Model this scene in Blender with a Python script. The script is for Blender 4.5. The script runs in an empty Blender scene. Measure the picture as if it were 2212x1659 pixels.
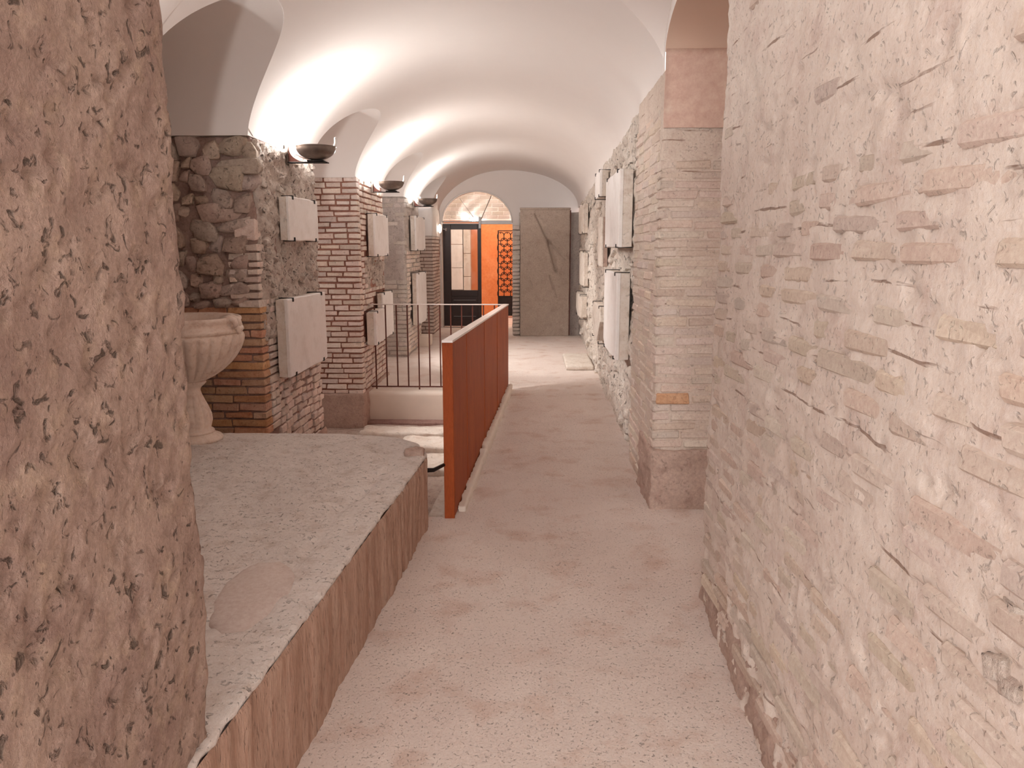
import bpy, bmesh, math, random
import numpy as np
from mathutils import Vector, Matrix

random.seed(7)
rng = np.random.default_rng(7)
S = bpy.context.scene
COL = S.collection
PI = math.pi

# ------------------------------------------------------------------ camera
cam_d = bpy.data.cameras.new('camera')
cam = bpy.data.objects.new('camera', cam_d)
COL.objects.link(cam)
cam_d.sensor_fit = 'HORIZONTAL'
cam_d.sensor_width = 36.0
cam_d.lens = 36.0 * 1660.0 / 2212.0
cam_d.clip_start = 0.02
cam_d.clip_end = 100
cam.location = (0, 0, 1.55)
cam.rotation_euler = (math.radians(90 - 10.06), 0, math.radians(1.495))
S.camera = cam

# ------------------------------------------------------------------ world, exposure
w = bpy.data.worlds.new('world')
S.world = w
w.use_nodes = True
w.node_tree.nodes['Background'].inputs[0].default_value = (1.0, 0.98, 0.97, 1)
w.node_tree.nodes['Background'].inputs[1].default_value = 0.95
S.view_settings.view_transform = 'Standard'
S.view_settings.look = 'None'
S.view_settings.gamma = 1
S.view_settings.exposure = 1.28
S.view_settings.use_curve_mapping = False
S.cycles.use_denoising = True
S.cycles.max_bounces = 10
S.cycles.diffuse_bounces = 7
S.cycles.sample_clamp_indirect = 6.0
S.cycles.caustics_reflective = False
S.cycles.caustics_refractive = False


def point_light(name, loc, power, color, radius):
    d = bpy.data.lights.new(name, 'POINT')
    d.energy = power
    d.color = color
    d.shadow_soft_size = radius
    o = bpy.data.objects.new(name, d)
    o.location = loc
    COL.objects.link(o)
    return o


LAMP_W = 20.0
WARM = (1.0, 0.97, 0.94)
# unseen fill added behind the camera, and the lamp of the orange room past the door
point_light('rear_fill_light', (-1.15, -0.55, 2.30), 21, (1.0, 0.94, 0.89), 0.06)
point_light('far_room_light', (-0.9, 16.0, 2.75), 42, (1.0, 0.86, 0.72), 0.08)

# unseen fill added behind the piers and far behind the viewer
point_light('aisle_fill_light', (-3.0, 7.17, 1.30), 5, (1.0, 0.96, 0.92), 0.15)
point_light('aisle_fill_light', (-3.0, 10.12, 1.30), 3, (1.0, 0.96, 0.92), 0.15)


def spot_light(loc, aim, power, size=88):
    d = bpy.data.lights.new('aisle_fill_spot', 'SPOT')  # unseen spots added to brighten the lower corridor, no fixture there
    d.energy = power
    d.color = (1.0, 0.96, 0.92)
    d.spot_size = math.radians(size)
    d.spot_blend = .8
    d.shadow_soft_size = .18
    o = bpy.data.objects.new('aisle_fill_spot', d)
    o.location = loc
    o.rotation_euler = (Vector(aim) - Vector(loc)).to_track_quat('-Z', 'Y').to_euler()
    COL.objects.link(o)


spot_light((-1.95, 7.17, 2.35), (.3, 7.5, .1), 95, 80)
spot_light((-1.95, 4.30, 2.35), (.7, 5.3, 1.2), 34, 60)
spot_light((-1.95, 10.12, 2.35), (.3, 10.9, .1), 120, 80)
_d = bpy.data.lights.new('rear_area_fill', 'AREA')  # added area fill, shines along the corridor from behind
_d.shape = 'RECTANGLE'
_d.size, _d.size_y = 2.2, 2.2
_d.energy = 130
_d.color = (1.0, 0.97, 0.95)
_o = bpy.data.objects.new('rear_area_fill', _d)
_o.location = (-0.4, -8.0, 2.1)
_o.rotation_euler = (math.radians(86), 0, 0)
COL.objects.link(_o)

# ------------------------------------------------------------------ colour / material helpers


def lin(c):
    return tuple(((v / 255) / 12.92 if v / 255 <= 0.04045 else ((v / 255 + 0.055) / 1.055) ** 2.4) for v in c)


def soft(c, sat=.62, gain=1.07):
    g = .3 * c[0] + .55 * c[1] + .15 * c[2]
    return tuple(min(245, (g + (v - g) * sat) * gain) for v in c)


class NT:
    def __init__(self, name):
        self.m = bpy.data.materials.new(name)
        self.m.use_nodes = True
        self.t = self.m.node_tree
        self.b = self.t.nodes['Principled BSDF']
        self.pos = self.t.nodes.new('ShaderNodeNewGeometry').outputs['Position']

    def n(self, typ, **kw):
        x = self.t.nodes.new(typ)
        for k, v in kw.items():
            if k.startswith('_'):
                setattr(x, k[1:], v)
        return x

    def L(self, a, b):
        self.t.links.new(a, b)

    def stretch(self, sc):
        mp = self.n('ShaderNodeMapping')
        mp.inputs['Scale'].default_value = sc
        self.L(self.pos, mp.inputs['Vector'])
        return mp.outputs[0]

    def noise(self, scale, detail=6, rough=.6, vec=None, dist=0.0):
        x = self.n('ShaderNodeTexNoise')
        x.inputs['Scale'].default_value = scale
        x.inputs['Detail'].default_value = detail
        x.inputs['Roughness'].default_value = rough
        x.inputs['Distortion'].default_value = dist
        self.L(vec if vec is not None else self.pos, x.inputs['Vector'])
        return x.outputs['Fac']

    def voro(self, scale, vec=None, feature='F1'):
        x = self.n('ShaderNodeTexVoronoi')
        x.feature = feature
        x.inputs['Scale'].default_value = scale
        self.L(vec if vec is not None else self.pos, x.inputs['Vector'])
        return x.outputs['Distance']

    def ramp(self, fac, stops):
        x = self.n('ShaderNodeValToRGB')
        e = x.color_ramp.elements
        while len(e) < len(stops):
            e.new(.5)
        for i, (p, c) in enumerate(stops):
            e[i].position = p
            e[i].color = (*c, 1) if len(c) == 3 else c
        self.L(fac, x.inputs[0])
        return x.outputs[0]

    def mix(self, fac, a, b, mode='MIX'):
        x = self.n('ShaderNodeMixRGB')
        x.blend_type = mode
        for s, v in ((x.inputs[0], fac), (x.inputs[1], a), (x.inputs[2], b)):
            if isinstance(v, (int, float)):
                s.default_value = v
            elif isinstance(v, tuple):
                s.default_value = (*v, 1) if len(v) == 3 else v
            else:
                self.L(v, s)
        return x.outputs[0]

    def math(self, op, a, b=0.0):
        x = self.n('ShaderNodeMath')
        x.operation = op
        for s, v in ((x.inputs[0], a), (x.inputs[1], b)):
            if isinstance(v, (int, float)):
                s.default_value = v
            else:
                self.L(v, s)
        return x.outputs[0]

    def bump(self, h, strength, dist, prev=None):
        x = self.n('ShaderNodeBump')
        x.inputs['Strength'].default_value = strength
        x.inputs['Distance'].default_value = dist
        self.L(h, x.inputs['Height'])
        if prev is not None:
            self.L(prev, x.inputs['Normal'])
        return x.outputs[0]

    def done(self, color, rough=.9, normal=None, metal=0.0, spec=0.25):
        if isinstance(color, tuple):
            self.b.inputs['Base Color'].default_value = (*color, 1)
        else:
            self.L(color, self.b.inputs['Base Color'])
        if isinstance(rough, (int, float)):
            self.b.inputs['Roughness'].default_value = rough
        else:
            self.L(rough, self.b.inputs['Roughness'])
        self.b.inputs['Metallic'].default_value = metal
        self.b.inputs['Specular IOR Level'].default_value = spec
        if normal is not None:
            self.L(normal, self.b.inputs['Normal'])
        return self.m


def W(v):
    return (v, v, v)


RICH = {'combed_render', 'pitted_tufa_mortar', 'rusted_steel', 'orange_plaster', 'reddish_old_mortar', 'ochre_and_shade_brick'}


def stone_mat(name, c1, c2, c3, scale=3.0, fine=60, pit=0.0, pit_scale=40, bump=.6, bump_d=.012, rough=.92, vec=None, rand=0.0, joint=0.0):
    """mottled mineral surface: big blotches c1-c2, stains c3, fine grain, optional dark pits"""
    k = NT(name)
    if name not in RICH:
        c1, c2, c3 = soft(c1), soft(c2), soft(c3)
    v = k.stretch(vec) if vec else None
    a = k.noise(scale, 8, .62, v, .4)
    col = k.ramp(a, [(.33, lin(c1)), (.67, lin(c2))])
    b = k.noise(scale * 2.3, 6, .6, v)
    col = k.mix(k.ramp(b, [(.52, W(0)), (.72, W(.8))]), col, lin(c3))
    g = k.noise(fine, 5, .7, v)
    col = k.mix(.55, col, k.ramp(g, [(.3, W(.35)), (.7, W(.65))]), 'OVERLAY')
    h = k.math('ADD', k.math('MULTIPLY', g, .5), k.math('MULTIPLY', k.noise(fine * .3, 6, .65, v), 1.0))
    if pit > 0:
        p = k.noise(pit_scale, 4, .55, v, .8)
        pm = k.ramp(p, [(.30, W(1)), (.40, W(0))])
        col = k.mix(k.math('MULTIPLY', pm, pit), col, lin(tuple(int(q * .42) for q in c3)))
        h = k.math('SUBTRACT', h, k.math('MULTIPLY', pm, .9))
    if joint > 0:
        # open bed joints: thin broken lines along the courses
        sep = k.n('ShaderNodeSeparateXYZ')
        k.L(k.pos, sep.inputs[0])
        wob = k.noise(2.2, 3, .5)
        fz = k.math('FRACT', k.math('ADD', k.math('DIVIDE', sep.outputs['Z'], joint), k.math('MULTIPLY', wob, .9)))
        ln = k.math('LESS_THAN', k.math('ABSOLUTE', k.math('SUBTRACT', fz, .5)), k.math('MULTIPLY', k.noise(9, 3, .6), .11))
        mk = k.ramp(k.noise(3.1, 4, .6, k.stretch((1, 1, 6))), [(.56, W(0)), (.62, W(1))])
        jm = k.math('MULTIPLY', ln, mk)
        col = k.mix(k.math('MULTIPLY', jm, .7), col, lin((120, 82, 60)))
        h = k.math('SUBTRACT', h, k.math('MULTIPLY', jm, .8))
    if rand > 0:
        oi = k.n('ShaderNodeObjectInfo')
        hs = k.n('ShaderNodeHueSaturation')
        k.L(k.math('ADD', k.math('MULTIPLY', oi.outputs['Random'], rand), 1 - rand / 2), hs.inputs['Value'])
        rr = k.math('FRACT', k.math('MULTIPLY', oi.outputs['Random'], 7.3))
        k.L(k.math('ADD', k.math('MULTIPLY', rr, .03), .485), hs.inputs['Hue'])
        k.L(k.math('ADD', k.math('MULTIPLY', k.math('FRACT', k.math('MULTIPLY', oi.outputs['Random'], 13.7)), .3), .78), hs.inputs['Saturation'])
        k.L(col, hs.inputs['Color'])
        col = hs.outputs[0]
    return k.done(col, rough, k.bump(h, bump, bump_d), spec=.2)


def plain(name, c, rough=.5, metal=0.0, var=.08, scale=20, bump=0.0, spec=.4):
    k = NT(name)
    a = k.noise(scale, 5)
    c1 = tuple(max(0, v * (1 - var)) for v in lin(c))
    c2 = tuple(min(1, v * (1 + var)) for v in lin(c))
    col = k.ramp(a, [(.3, c1), (.7, c2)])
    return k.done(col, rough, k.bump(a, bump, .004) if bump else None, metal, spec)


M = {}
M['plaster'] = plain('white_plaster', (238, 232, 228), .9, var=.015, scale=1.3, spec=.15)
M['plaster_pink'] = stone_mat('rosy_plaster', (205, 160, 138), (214, 172, 150), (220, 184, 160), 2.0, 30, bump=.15, bump_d=.004)
M['plaster_tan'] = plain('tan_plaster', (205, 178, 160), .9, var=.03, scale=1.3, spec=.15)
M['near_left'] = stone_mat('pitted_tufa_mortar', (154, 129, 119), (180, 157, 144), (187, 164, 145), 5.5, 85, .75, 34, .9, .012)
M['wash'] = stone_mat('limewashed_mortar', (222, 205, 190), (214, 192, 176), (204, 174, 160), 2.4, 70, .35, 60, .55, .008, joint=.064)
M['wash_brick'] = stone_mat('limewashed_brick', (204, 179, 158), (195, 168, 147), (208, 183, 163), 6, 80, .3, 70, .5, .006, rand=.16)
M['tan_mortar'] = stone_mat('tan_bed_mortar', (206, 184, 166), (198, 174, 154), (190, 162, 144), 4, 70, .35, 60, .55, .008, joint=.056)
M['mortar'] = stone_mat('old_mortar', (150, 112, 98), (170, 132, 116), (138, 94, 82), 6, 70, .3, 50, .7, .01)
M['red_mortar'] = stone_mat('reddish_old_mortar', (154, 108, 94), (166, 122, 106), (136, 90, 78), 6, 70, .3, 50, .7, .01)
M['brick'] = stone_mat('pale_roman_brick', (222, 200, 184), (214, 186, 168), (200, 164, 144), 9, 90, .3, 60, .6, .006, rand=.26)
M['brick_orange'] = stone_mat('ochre_and_shade_brick', (206, 164, 132), (192, 144, 110), (178, 124, 92), 9, 90, .3, 60, .6, .006, rand=.22)  # orange carries the shaded tint of a pier front; also one real red brick
M['brick_grey'] = stone_mat('grey_buff_brick', (196, 180, 166), (184, 166, 152), (172, 150, 136), 9, 90, .3, 60, .6, .006, rand=.22)
M['stone'] = stone_mat('rough_tufa_stone', (196, 166, 144), (182, 148, 126), (164, 126, 104), 8, 60, .3, 40, .8, .012, rand=.3)
M['rubble'] = stone_mat('rubble_concrete', (206, 188, 172), (188, 164, 148), (168, 134, 118), 9, 55, .8, 30, 1.0, .02)
M['rubble_right'] = stone_mat('pale_rubble_concrete', (220, 206, 190), (206, 188, 172), (190, 164, 144), 7, 45, .7, 26, 1.0, .02)
M['grey_render'] = stone_mat('grey_old_render', (184, 170, 160), (172, 156, 146), (160, 140, 130), 6, 60, .4, 40, .6, .01)
M['brown_render'] = stone_mat('brown_render', (176, 140, 122), (186, 152, 134), (160, 118, 102), 6, 60, .3, 40, .4, .008)
M['marble'] = stone_mat('white_marble', (228, 222, 218), (222, 214, 208), (212, 202, 194), 2.5, 40, 0, bump=.12, bump_d=.003, rough=.6)
M['marble_worn'] = stone_mat('worn_marble', (218, 206, 192), (206, 188, 170), (190, 164, 142), 5, 50, .3, 30, .4, .006, rough=.75)
M['basin'] = stone_mat('rosy_travertine', (226, 200, 180), (216, 186, 164), (196, 154, 130), 6, 50, .2, 50, .25, .004, rough=.6)
M['grey_slab'] = stone_mat('grey_peperino_slab', (172, 148, 130), (162, 138, 120), (152, 126, 110), 3, 70, .5, 60, .4, .006, rough=.8)
M['platform'] = stone_mat('rough_lime_mortar', (206, 192, 182), (214, 200, 190), (190, 166, 150), 4, 75, .35, 55, .8, .01)
M['patch'] = stone_mat('smooth_rosy_mortar', (196, 172, 160), (202, 180, 168), (190, 164, 152), 3, 60, 0, bump=.12, bump_d=.004)
M['bench_face'] = stone_mat('combed_render', (182, 148, 130), (194, 164, 146), (166, 126, 108), 2.2, 30, .25, 30, .8, .012, vec=(6.0, 6.0, .9))
M['floor'] = stone_mat('sandy_floor', (222, 204, 192), (214, 192, 180), (204, 162, 140), 1.7, 130, .5, 95, .8, .006)
M['pit'] = stone_mat('earth_mortar', (176, 150, 134), (190, 166, 150), (160, 122, 106), 5, 60, .4, 40, .8, .012)
M['red_earth'] = stone_mat('red_earth', (150, 104, 92), (160, 118, 104), (134, 84, 74), 6, 60, .3, 40, .5, .01)
M['lime'] = plain('smooth_lime', (226, 214, 202), .85, var=.04, scale=4, bump=.1, spec=.2)
M['corten'] = stone_mat('rusted_steel', (162, 80, 36), (148, 68, 30), (132, 59, 29), 5, 120, 0, bump=.12, bump_d=.002, rough=.62, vec=(1, 1, .25))
M['corten_dark'] = plain('dark_rusted_steel', (92, 46, 34), .6, var=.2, scale=30)
M['cap'] = plain('pale_steel_cap', (214, 202, 196), .35, .3, .05)
M['iron'] = plain('black_iron', (36, 30, 28), .5, .5, .2)
M['bronze'] = plain('tarnished_bronze', (124, 112, 104), .38, .75, .2, 25)
M['wood'] = plain('dark_stained_wood', (52, 34, 30), .38, 0, .15, 15)
M['orange'] = stone_mat('orange_plaster', (222, 140, 88), (212, 126, 74), (226, 152, 104), 1.2, 20, bump=.05, bump_d=.003, rough=.7)
M['steel'] = plain('grey_steel', (150, 146, 144), .4, .6, .05)
M['alu'] = plain('white_metal', (226, 222, 218), .3, .2, .03)


def glass_mat():
    k = NT('clear_glass')
    t = k.n('ShaderNodeBsdfTransparent')
    g = k.n('ShaderNodeBsdfGlossy')
    g.inputs['Roughness'].default_value = .05
    t.inputs[0].default_value = (.93, .94, .93, 1)
    mx = k.n('ShaderNodeMixShader')
    mx.inputs[0].default_value = .14
    k.L(t.outputs[0], mx.inputs[1])
    k.L(g.outputs[0], mx.inputs[2])
    k.L(mx.outputs[0], k.t.nodes['Material Output'].inputs[0])
    return k.m


M['glass'] = glass_mat()
k = NT('lamp_bulb')
k.b.inputs['Emission Color'].default_value = (1, .9, .78, 1)
k.b.inputs['Emission Strength'].default_value = 14
M['bulb'] = k.done((1, 1, 1), .4)

# ------------------------------------------------------------------ numpy noise


def _h(ix, iy, iz, seed):
    n = (ix * 374761393 + iy * 668265263 + iz * 2147483647 + seed * 974711) & 0x7fffffff
    n = ((n ^ (n >> 13)) * 1274126177) & 0x7fffffff
    n = (n ^ (n >> 16)) & 0xffff
    return n / 32767.5 - 1.0


def vnoise(p, seed=0):
    f = np.floor(p).astype(np.int64)
    t = p - f
    t = t * t * (3 - 2 * t)
    r = 0
    for dx in (0, 1):
        for dy in (0, 1):
            for dz in (0, 1):
                wgt = (t[:, 0] if dx else 1 - t[:, 0]) * (t[:, 1] if dy else 1 - t[:, 1]) * (t[:, 2] if dz else 1 - t[:, 2])
                r = r + wgt * _h(f[:, 0] + dx, f[:, 1] + dy, f[:, 2] + dz, seed)
    return r


def fbm(p, scale, octs=4, seed=0, gain=.5):
    p = np.asarray(p, float) * scale
    a, r = 1.0, 0
    for o in range(octs):
        r = r + a * vnoise(p, seed + o)
        p = p * 2.03 + 11.7
        a *= gain
    return r


def smooth(a, b, x):
    t = np.clip((x - a) / (b - a), 0, 1)
    return t * t * (3 - 2 * t)

# ------------------------------------------------------------------ object helpers


def link(o, parent=None):
    COL.objects.link(o)
    if parent is not None:
        o.parent = parent
        pl = Vector(parent.location)
        q = parent.parent
        while q is not None:
            pl = pl + Vector(q.location)
            q = q.parent
        o.location = Vector(o.location) - pl
    return o


def mesh_obj(name, verts, faces, mat, parent=None, sm=False, loc=None):
    """verts are world coordinates; loc (or the parent's base) becomes the origin"""
    verts = np.asarray(verts, float).reshape(-1, 3)
    me = bpy.data.meshes.new(name)
    o0 = Vector((0, 0, 0)) if loc is None else Vector(loc)
    me.from_pydata((verts - np.array(o0)).tolist(), [], [tuple(int(i) for i in f) for f in faces])
    if isinstance(mat, str):
        mat = M[mat]
    me.materials.append(mat)
    if sm:
        me.polygons.foreach_set('use_smooth', [True] * len(me.polygons))
    me.update()
    o = bpy.data.objects.new(name, me)
    o.location = o0
    return link(o, parent)


def bm_obj(name, bm, mat, parent=None, sm=False, loc=(0, 0, 0), autosmooth=False):
    me = bpy.data.meshes.new(name)
    bmesh.ops.recalc_face_normals(bm, faces=bm.faces[:])
    bmesh.ops.translate(bm, verts=bm.verts[:], vec=-Vector(loc))
    bm.to_mesh(me)
    bm.free()
    me.materials.append(M[mat])
    if sm:
        me.polygons.foreach_set('use_smooth', [True] * len(me.polygons))
    o = bpy.data.objects.new(name, me)
    o.location = loc
    return link(o, parent)


def thing(name, label, cat, loc=(0, 0, 0), group=None):
    o = bpy.data.objects.new(name, None)
    o.empty_display_size = .1
    o.location = loc
    COL.objects.link(o)
    o['label'] = label
    o['category'] = cat
    if group:
        o['group'] = group
    return o


def tag(o, label, cat, group=None):
    o['label'] = label
    o['category'] = cat
    if group:
        o['group'] = group
    return o


def struct(o):
    o['kind'] = 'structure'
    return o


def add_box(bm, lo, hi, bev=0.0, seg=1):
    r = bmesh.ops.create_cube(bm, size=1)
    vs = r['verts']
    lo, hi = Vector(lo), Vector(hi)
    for v in vs:
        v.co = Vector((lo[i] + (v.co[i] + .5) * (hi[i] - lo[i]) for i in range(3)))
    if bev > 0:
        es = list({e for v in vs for e in v.link_edges})
        bmesh.ops.bevel(bm, geom=es, offset=bev, segments=seg, affect='EDGES', profile=.5)


def box(name, lo, hi, mat, parent=None, bev=0.004, loc=None):
    bm = bmesh.new()
    add_box(bm, lo, hi, bev)
    if loc is None:
        loc = ((lo[0] + hi[0]) / 2, (lo[1] + hi[1]) / 2, lo[2]) if parent is None else tuple(parent.location) if parent.parent is None else (0, 0, 0)
    return bm_obj(name, bm, mat, parent, loc=loc)


def add_tube(bm, pts, rad, n=8, cap=True):
    pts = [Vector(p) for p in pts]
    rads = rad if isinstance(rad, (list, tuple)) else [rad] * len(pts)
    rings = []
    ref = None
    for i, p in enumerate(pts):
        d = (pts[min(i + 1, len(pts) - 1)] - pts[max(i - 1, 0)]).normalized()
        if ref is None:
            ref = d.orthogonal().normalized()
        ref = (ref - d * ref.dot(d)).normalized()
        b = d.cross(ref)
        rings.append([bm.verts.new(p + (ref * math.cos(2 * PI * j / n) + b * math.sin(2 * PI * j / n)) * rads[i]) for j in range(n)])
    for a, b in zip(rings, rings[1:]):
        for j in range(n):
            bm.faces.new((a[j], a[(j + 1) % n], b[(j + 1) % n], b[j]))
    if cap:
        bm.faces.new(rings[0][::-1])
        bm.faces.new(rings[-1])


def add_prism(bm, poly, d):
    """poly: list of 3-D points in a plane, extruded by vector d"""
    d = Vector(d)
    a = [bm.verts.new(Vector(p)) for p in poly]
    b = [bm.verts.new(Vector(p) + d) for p in poly]
    bm.faces.new(a[::-1])
    bm.faces.new(b)
    n = len(a)
    for i in range(n):
        bm.faces.new((a[i], a[(i + 1) % n], b[(i + 1) % n], b[i]))


def grid_mesh(name, P, mat, parent=None, sm=True, loc=None):
    """P: array (nu, nv, 3)"""
    nu, nv = P.shape[:2]
    idx = np.arange(nu * nv).reshape(nu, nv)
    f = np.stack([idx[:-1, :-1], idx[1:, :-1], idx[1:, 1:], idx[:-1, 1:]], -1).reshape(-1, 4)
    return mesh_obj(name, P.reshape(-1, 3), f, mat, parent, sm, loc)


def rough_box(name, lo, hi, mat, parent=None, cell=.03, r=.03, disp=None, faces='xXyYzZ', post=None, loc=None, sm=True):
    """rounded box whose surface is pushed in and out by disp(points); only the named faces (x = low x, X = high x ...)"""
    lo = np.array(lo, float)
    hi = np.array(hi, float)
    V, F, off = [], [], 0
    for ch in faces:
        ax = 'xyz'.index(ch.lower())
        u, v = [a for a in range(3) if a != ax]
        nu = max(2, int(math.ceil((hi[u] - lo[u]) / cell)) + 1)
        nv = max(2, int(math.ceil((hi[v] - lo[v]) / cell)) + 1)
        U, VV = np.meshgrid(np.linspace(lo[u], hi[u], nu), np.linspace(lo[v], hi[v], nv), indexing='ij')
        P = np.zeros((nu, nv, 3))
        P[..., u] = U
        P[..., v] = VV
        P[..., ax] = hi[ax] if ch.isupper() else lo[ax]
        idx = np.arange(nu * nv).reshape(nu, nv) + off
        q = np.stack([idx[:-1, :-1], idx[1:, :-1], idx[1:, 1:], idx[:-1, 1:]], -1).reshape(-1, 4)
        flip = (ax == 1) ^ (not ch.isupper())
        F.append(q[:, ::-1] if flip else q)
        V.append(P.reshape(-1, 3))
        off += nu * nv
    V = np.concatenate(V)
    F = np.concatenate(F)
    C = np.clip(V, lo + r, hi - r)
    d = V - C
    d /= np.linalg.norm(d, axis=1)[:, None] + 1e-9
    a = disp(V) if disp is not None else 0
    V = C + d * (r + a)[:, None] if disp is not None else C + d * r
    # weld the shared edges
    key = np.round(V * 1e5).astype(np.int64)
    _, first, inv = np.unique(key, axis=0, return_index=True, return_inverse=True)
    inv = inv.reshape(-1)
    V = V[first]
    F = inv[F]
    if post is not None:
        V = post(V)
    F = [f for f in F.tolist() if len(set(f)) == 4]
    return mesh_obj(name, V, F, mat, parent, sm, loc)

# ------------------------------------------------------------------ brick and stone stock (shared mesh data)


def brick_mesh(i, mat, bev=.10):
    bm = bmesh.new()
    add_box(bm, (-.5, -.5, -.5), (.5, .5, .5))
    for v in bm.verts:
        v.co += Vector((random.uniform(-.03, .03), random.uniform(-.04, .04), random.uniform(-.10, .10)))
    # bevel in brick proportions so that the arris stays even once scaled
    for v in bm.verts:
        v.co = Vector((v.co.x * 4.5, v.co.y * 2, v.co.z))
    bmesh.ops.bevel(bm, geom=bm.edges[:], offset=bev, segments=1, affect='EDGES')
    for v in bm.verts:
        v.co = Vector((v.co.x / 4.5, v.co.y / 2, v.co.z)) + Vector((random.uniform(-.006, .006), random.uniform(-.012, .012), random.uniform(-.03, .03)))
    bmesh.ops.recalc_face_normals(bm, faces=bm.faces[:])
    me = bpy.data.meshes.new('brick')
    bm.to_mesh(me)
    bm.free()
    me.materials.append(M[mat])
    return me


def stone_mesh(i, mat):
    bm = bmesh.new()
    bmesh.ops.create_icosphere(bm, subdivisions=3, radius=1)
    co = np.array([v.co for v in bm.verts])
    e = random.uniform(.22, .34)
    s = np.sign(co) * np.abs(co) ** e
    # cut to angular shape with random planes
    for _ in range(9):
        nrm = rng.normal(size=3)
        nrm[1] *= .4
        nrm /= np.linalg.norm(nrm)
        dd = s @ nrm
        lim = random.uniform(.74, .98)
        s = s - np.outer(np.maximum(dd - lim, 0), nrm)
    s *= (1 + .07 * fbm(co + i * 5.1, 1.6, 3, 40 + i))[:, None]
    s /= np.abs(s).max(0)
    for v, c in zip(bm.verts, s):
        v.co = Vector(c) * .5
    me = bpy.data.meshes.new('stone')
    bm.to_mesh(me)
    bm.free()
    me.materials.append(M[mat])
    me.polygons.foreach_set('use_smooth', [True] * len(me.polygons))
    return me


STOCK = {m: [brick_mesh(i, m) for i in range(6)] for m in ('brick', 'brick_orange', 'brick_grey')}
STOCK['wash_brick'] = [brick_mesh(i, 'wash_brick', .16) for i in range(6)]
STONES = {m: [stone_mesh(i, m) for i in range(8)] for m in ('stone', 'rubble', 'rubble_right')}


def put(parent, name, me, centre, size, rot):
    o = bpy.data.objects.new(name, me)
    o.location = centre
    o.scale = size
    o.rotation_euler = rot
    link(o, parent)
    return o


def lay(parent, org, ang, length, z0, z1, course, joint, blen, depth, mat, skip=None, wob=.004, limit=300, proud=0.0, first=0.0, corner=None, tilt=None, keep=1.0, sink=None):
    """courses of bricks on a wall face: origin org (x, y), running along angle ang, face normal to the right of it.
    first: length of a return left at the start; corner 'end' makes the last brick stop exactly at length."""
    c, s = math.cos(ang), math.sin(ang)
    nx, ny = s, -c
    z = z0
    row = 0
    cnt = 0
    while z < z1 - course * .5:
        h = course * random.uniform(.9, 1.1)
        u = first + (-random.random() * blen * .8 if first == 0 else 0)
        while u < length - .02:
            L = blen * random.uniform(.72, 1.25)
            a, b = max(u, 0), min(u + L, length)
            if length - b < .07:
                b = length
            u = b + joint if b < length else length
            if b - a < .05:
                continue
            um, zm = (a + b) / 2, z + h / 2
            if skip is not None and skip(um, zm, a, b):
                continue
            if random.random() > keep:
                continue
            if cnt >= limit:
                continue
            ins = depth / 2 - proud + (random.uniform(-wob, wob) if sink is None else random.uniform(*sink))
            zz = zm + (tilt(um, zm) if tilt else 0)
            x = org[0] + c * um - nx * ins
            y = org[1] + s * um - ny * ins
            put(parent, 'brick', random.choice(STOCK[mat]), (x, y, zz), (b - a, depth, h - joint * random.uniform(.8, 1.2)),
                (random.uniform(-.012, .012), random.uniform(-.012, .012), ang + random.uniform(-.01, .01)))
            cnt += 1
        z += h
        row += 1
    return cnt

# ================================================================== SETTING: vault
XC, AX = -.505, 1.285          # main vault axis and half span
ZL, ZC = 2.25, 3.0


def xr_wall(y):
    return .72 + .0125 * np.maximum(np.asarray(y, float) - 4.5, 0)


def zr_wall(y):
    return 2.50 - .022 * np.clip(np.asarray(y, float) - 4.5, 0, 9.3)


def vault_pt(y, t):
    """t in [-pi/2, pi/2]"""
    y = np.asarray(y, float)
    t = np.asarray(t, float)
    right = t > 0
    ax = np.where(right, xr_wall(y) + .02 - XC, AX)
    zs = np.where(right, zr_wall(y), ZL)
    x = XC + ax * np.sin(t)
    z = zs + (ZC - zs) * np.clip(np.cos(t), 0, 1) ** np.where(right, 1.0, VP)
    return np.stack([x, np.broadcast_to(y, x.shape), z], -1)


VP = 1.25                      # fullness of the vault profile
# side bays: near spring, apex, far spring, crown height
BAYS = [(-2.2, -1.55, -.9, 2.78), (.55, 1.28, 2.0, 2.78), (3.60, 4.17, 4.98, 2.80), (6.42, 7.17, 7.93, 2.76), (9.38, 10.13, 10.88, 2.74), (12.32, 13.08, 13.83, 2.72)]
RB = (3.02, 4.56, 2.93)


def bay_v(y, a, c, b):
    y = np.asarray(y, float)
    return np.where(y < c, (y - c) / (c - a), (y - c) / (b - c))


def groin_t_left(y):
    t = np.full(np.shape(y), -PI / 2)
    for a, c, b, zc in BAYS:
        v = bay_v(y, a, c, b)
        m = np.abs(v) < 1
        p = ZL + (zc - ZL) * np.sqrt(np.clip(1 - v * v, 0, 1))
        tt = -np.arccos(np.clip((p - ZL) / (ZC - ZL), 0, 1) ** (1 / VP))
        t = np.where(m, tt, t)
    return t


def groin_t_right(y):
    a, b, zc = RB
    y = np.asarray(y, float)
    v = (2 * y - a - b) / (b - a)
    zs = zr_wall(y)
    p = zs + (zc - zs) * np.sqrt(np.clip(1 - v * v, 0, 1))
    tt = np.arccos(np.clip((p - zs) / (ZC - zs), 0, 1))
    return np.where(np.abs(v) < 1, tt, PI / 2)


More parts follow.
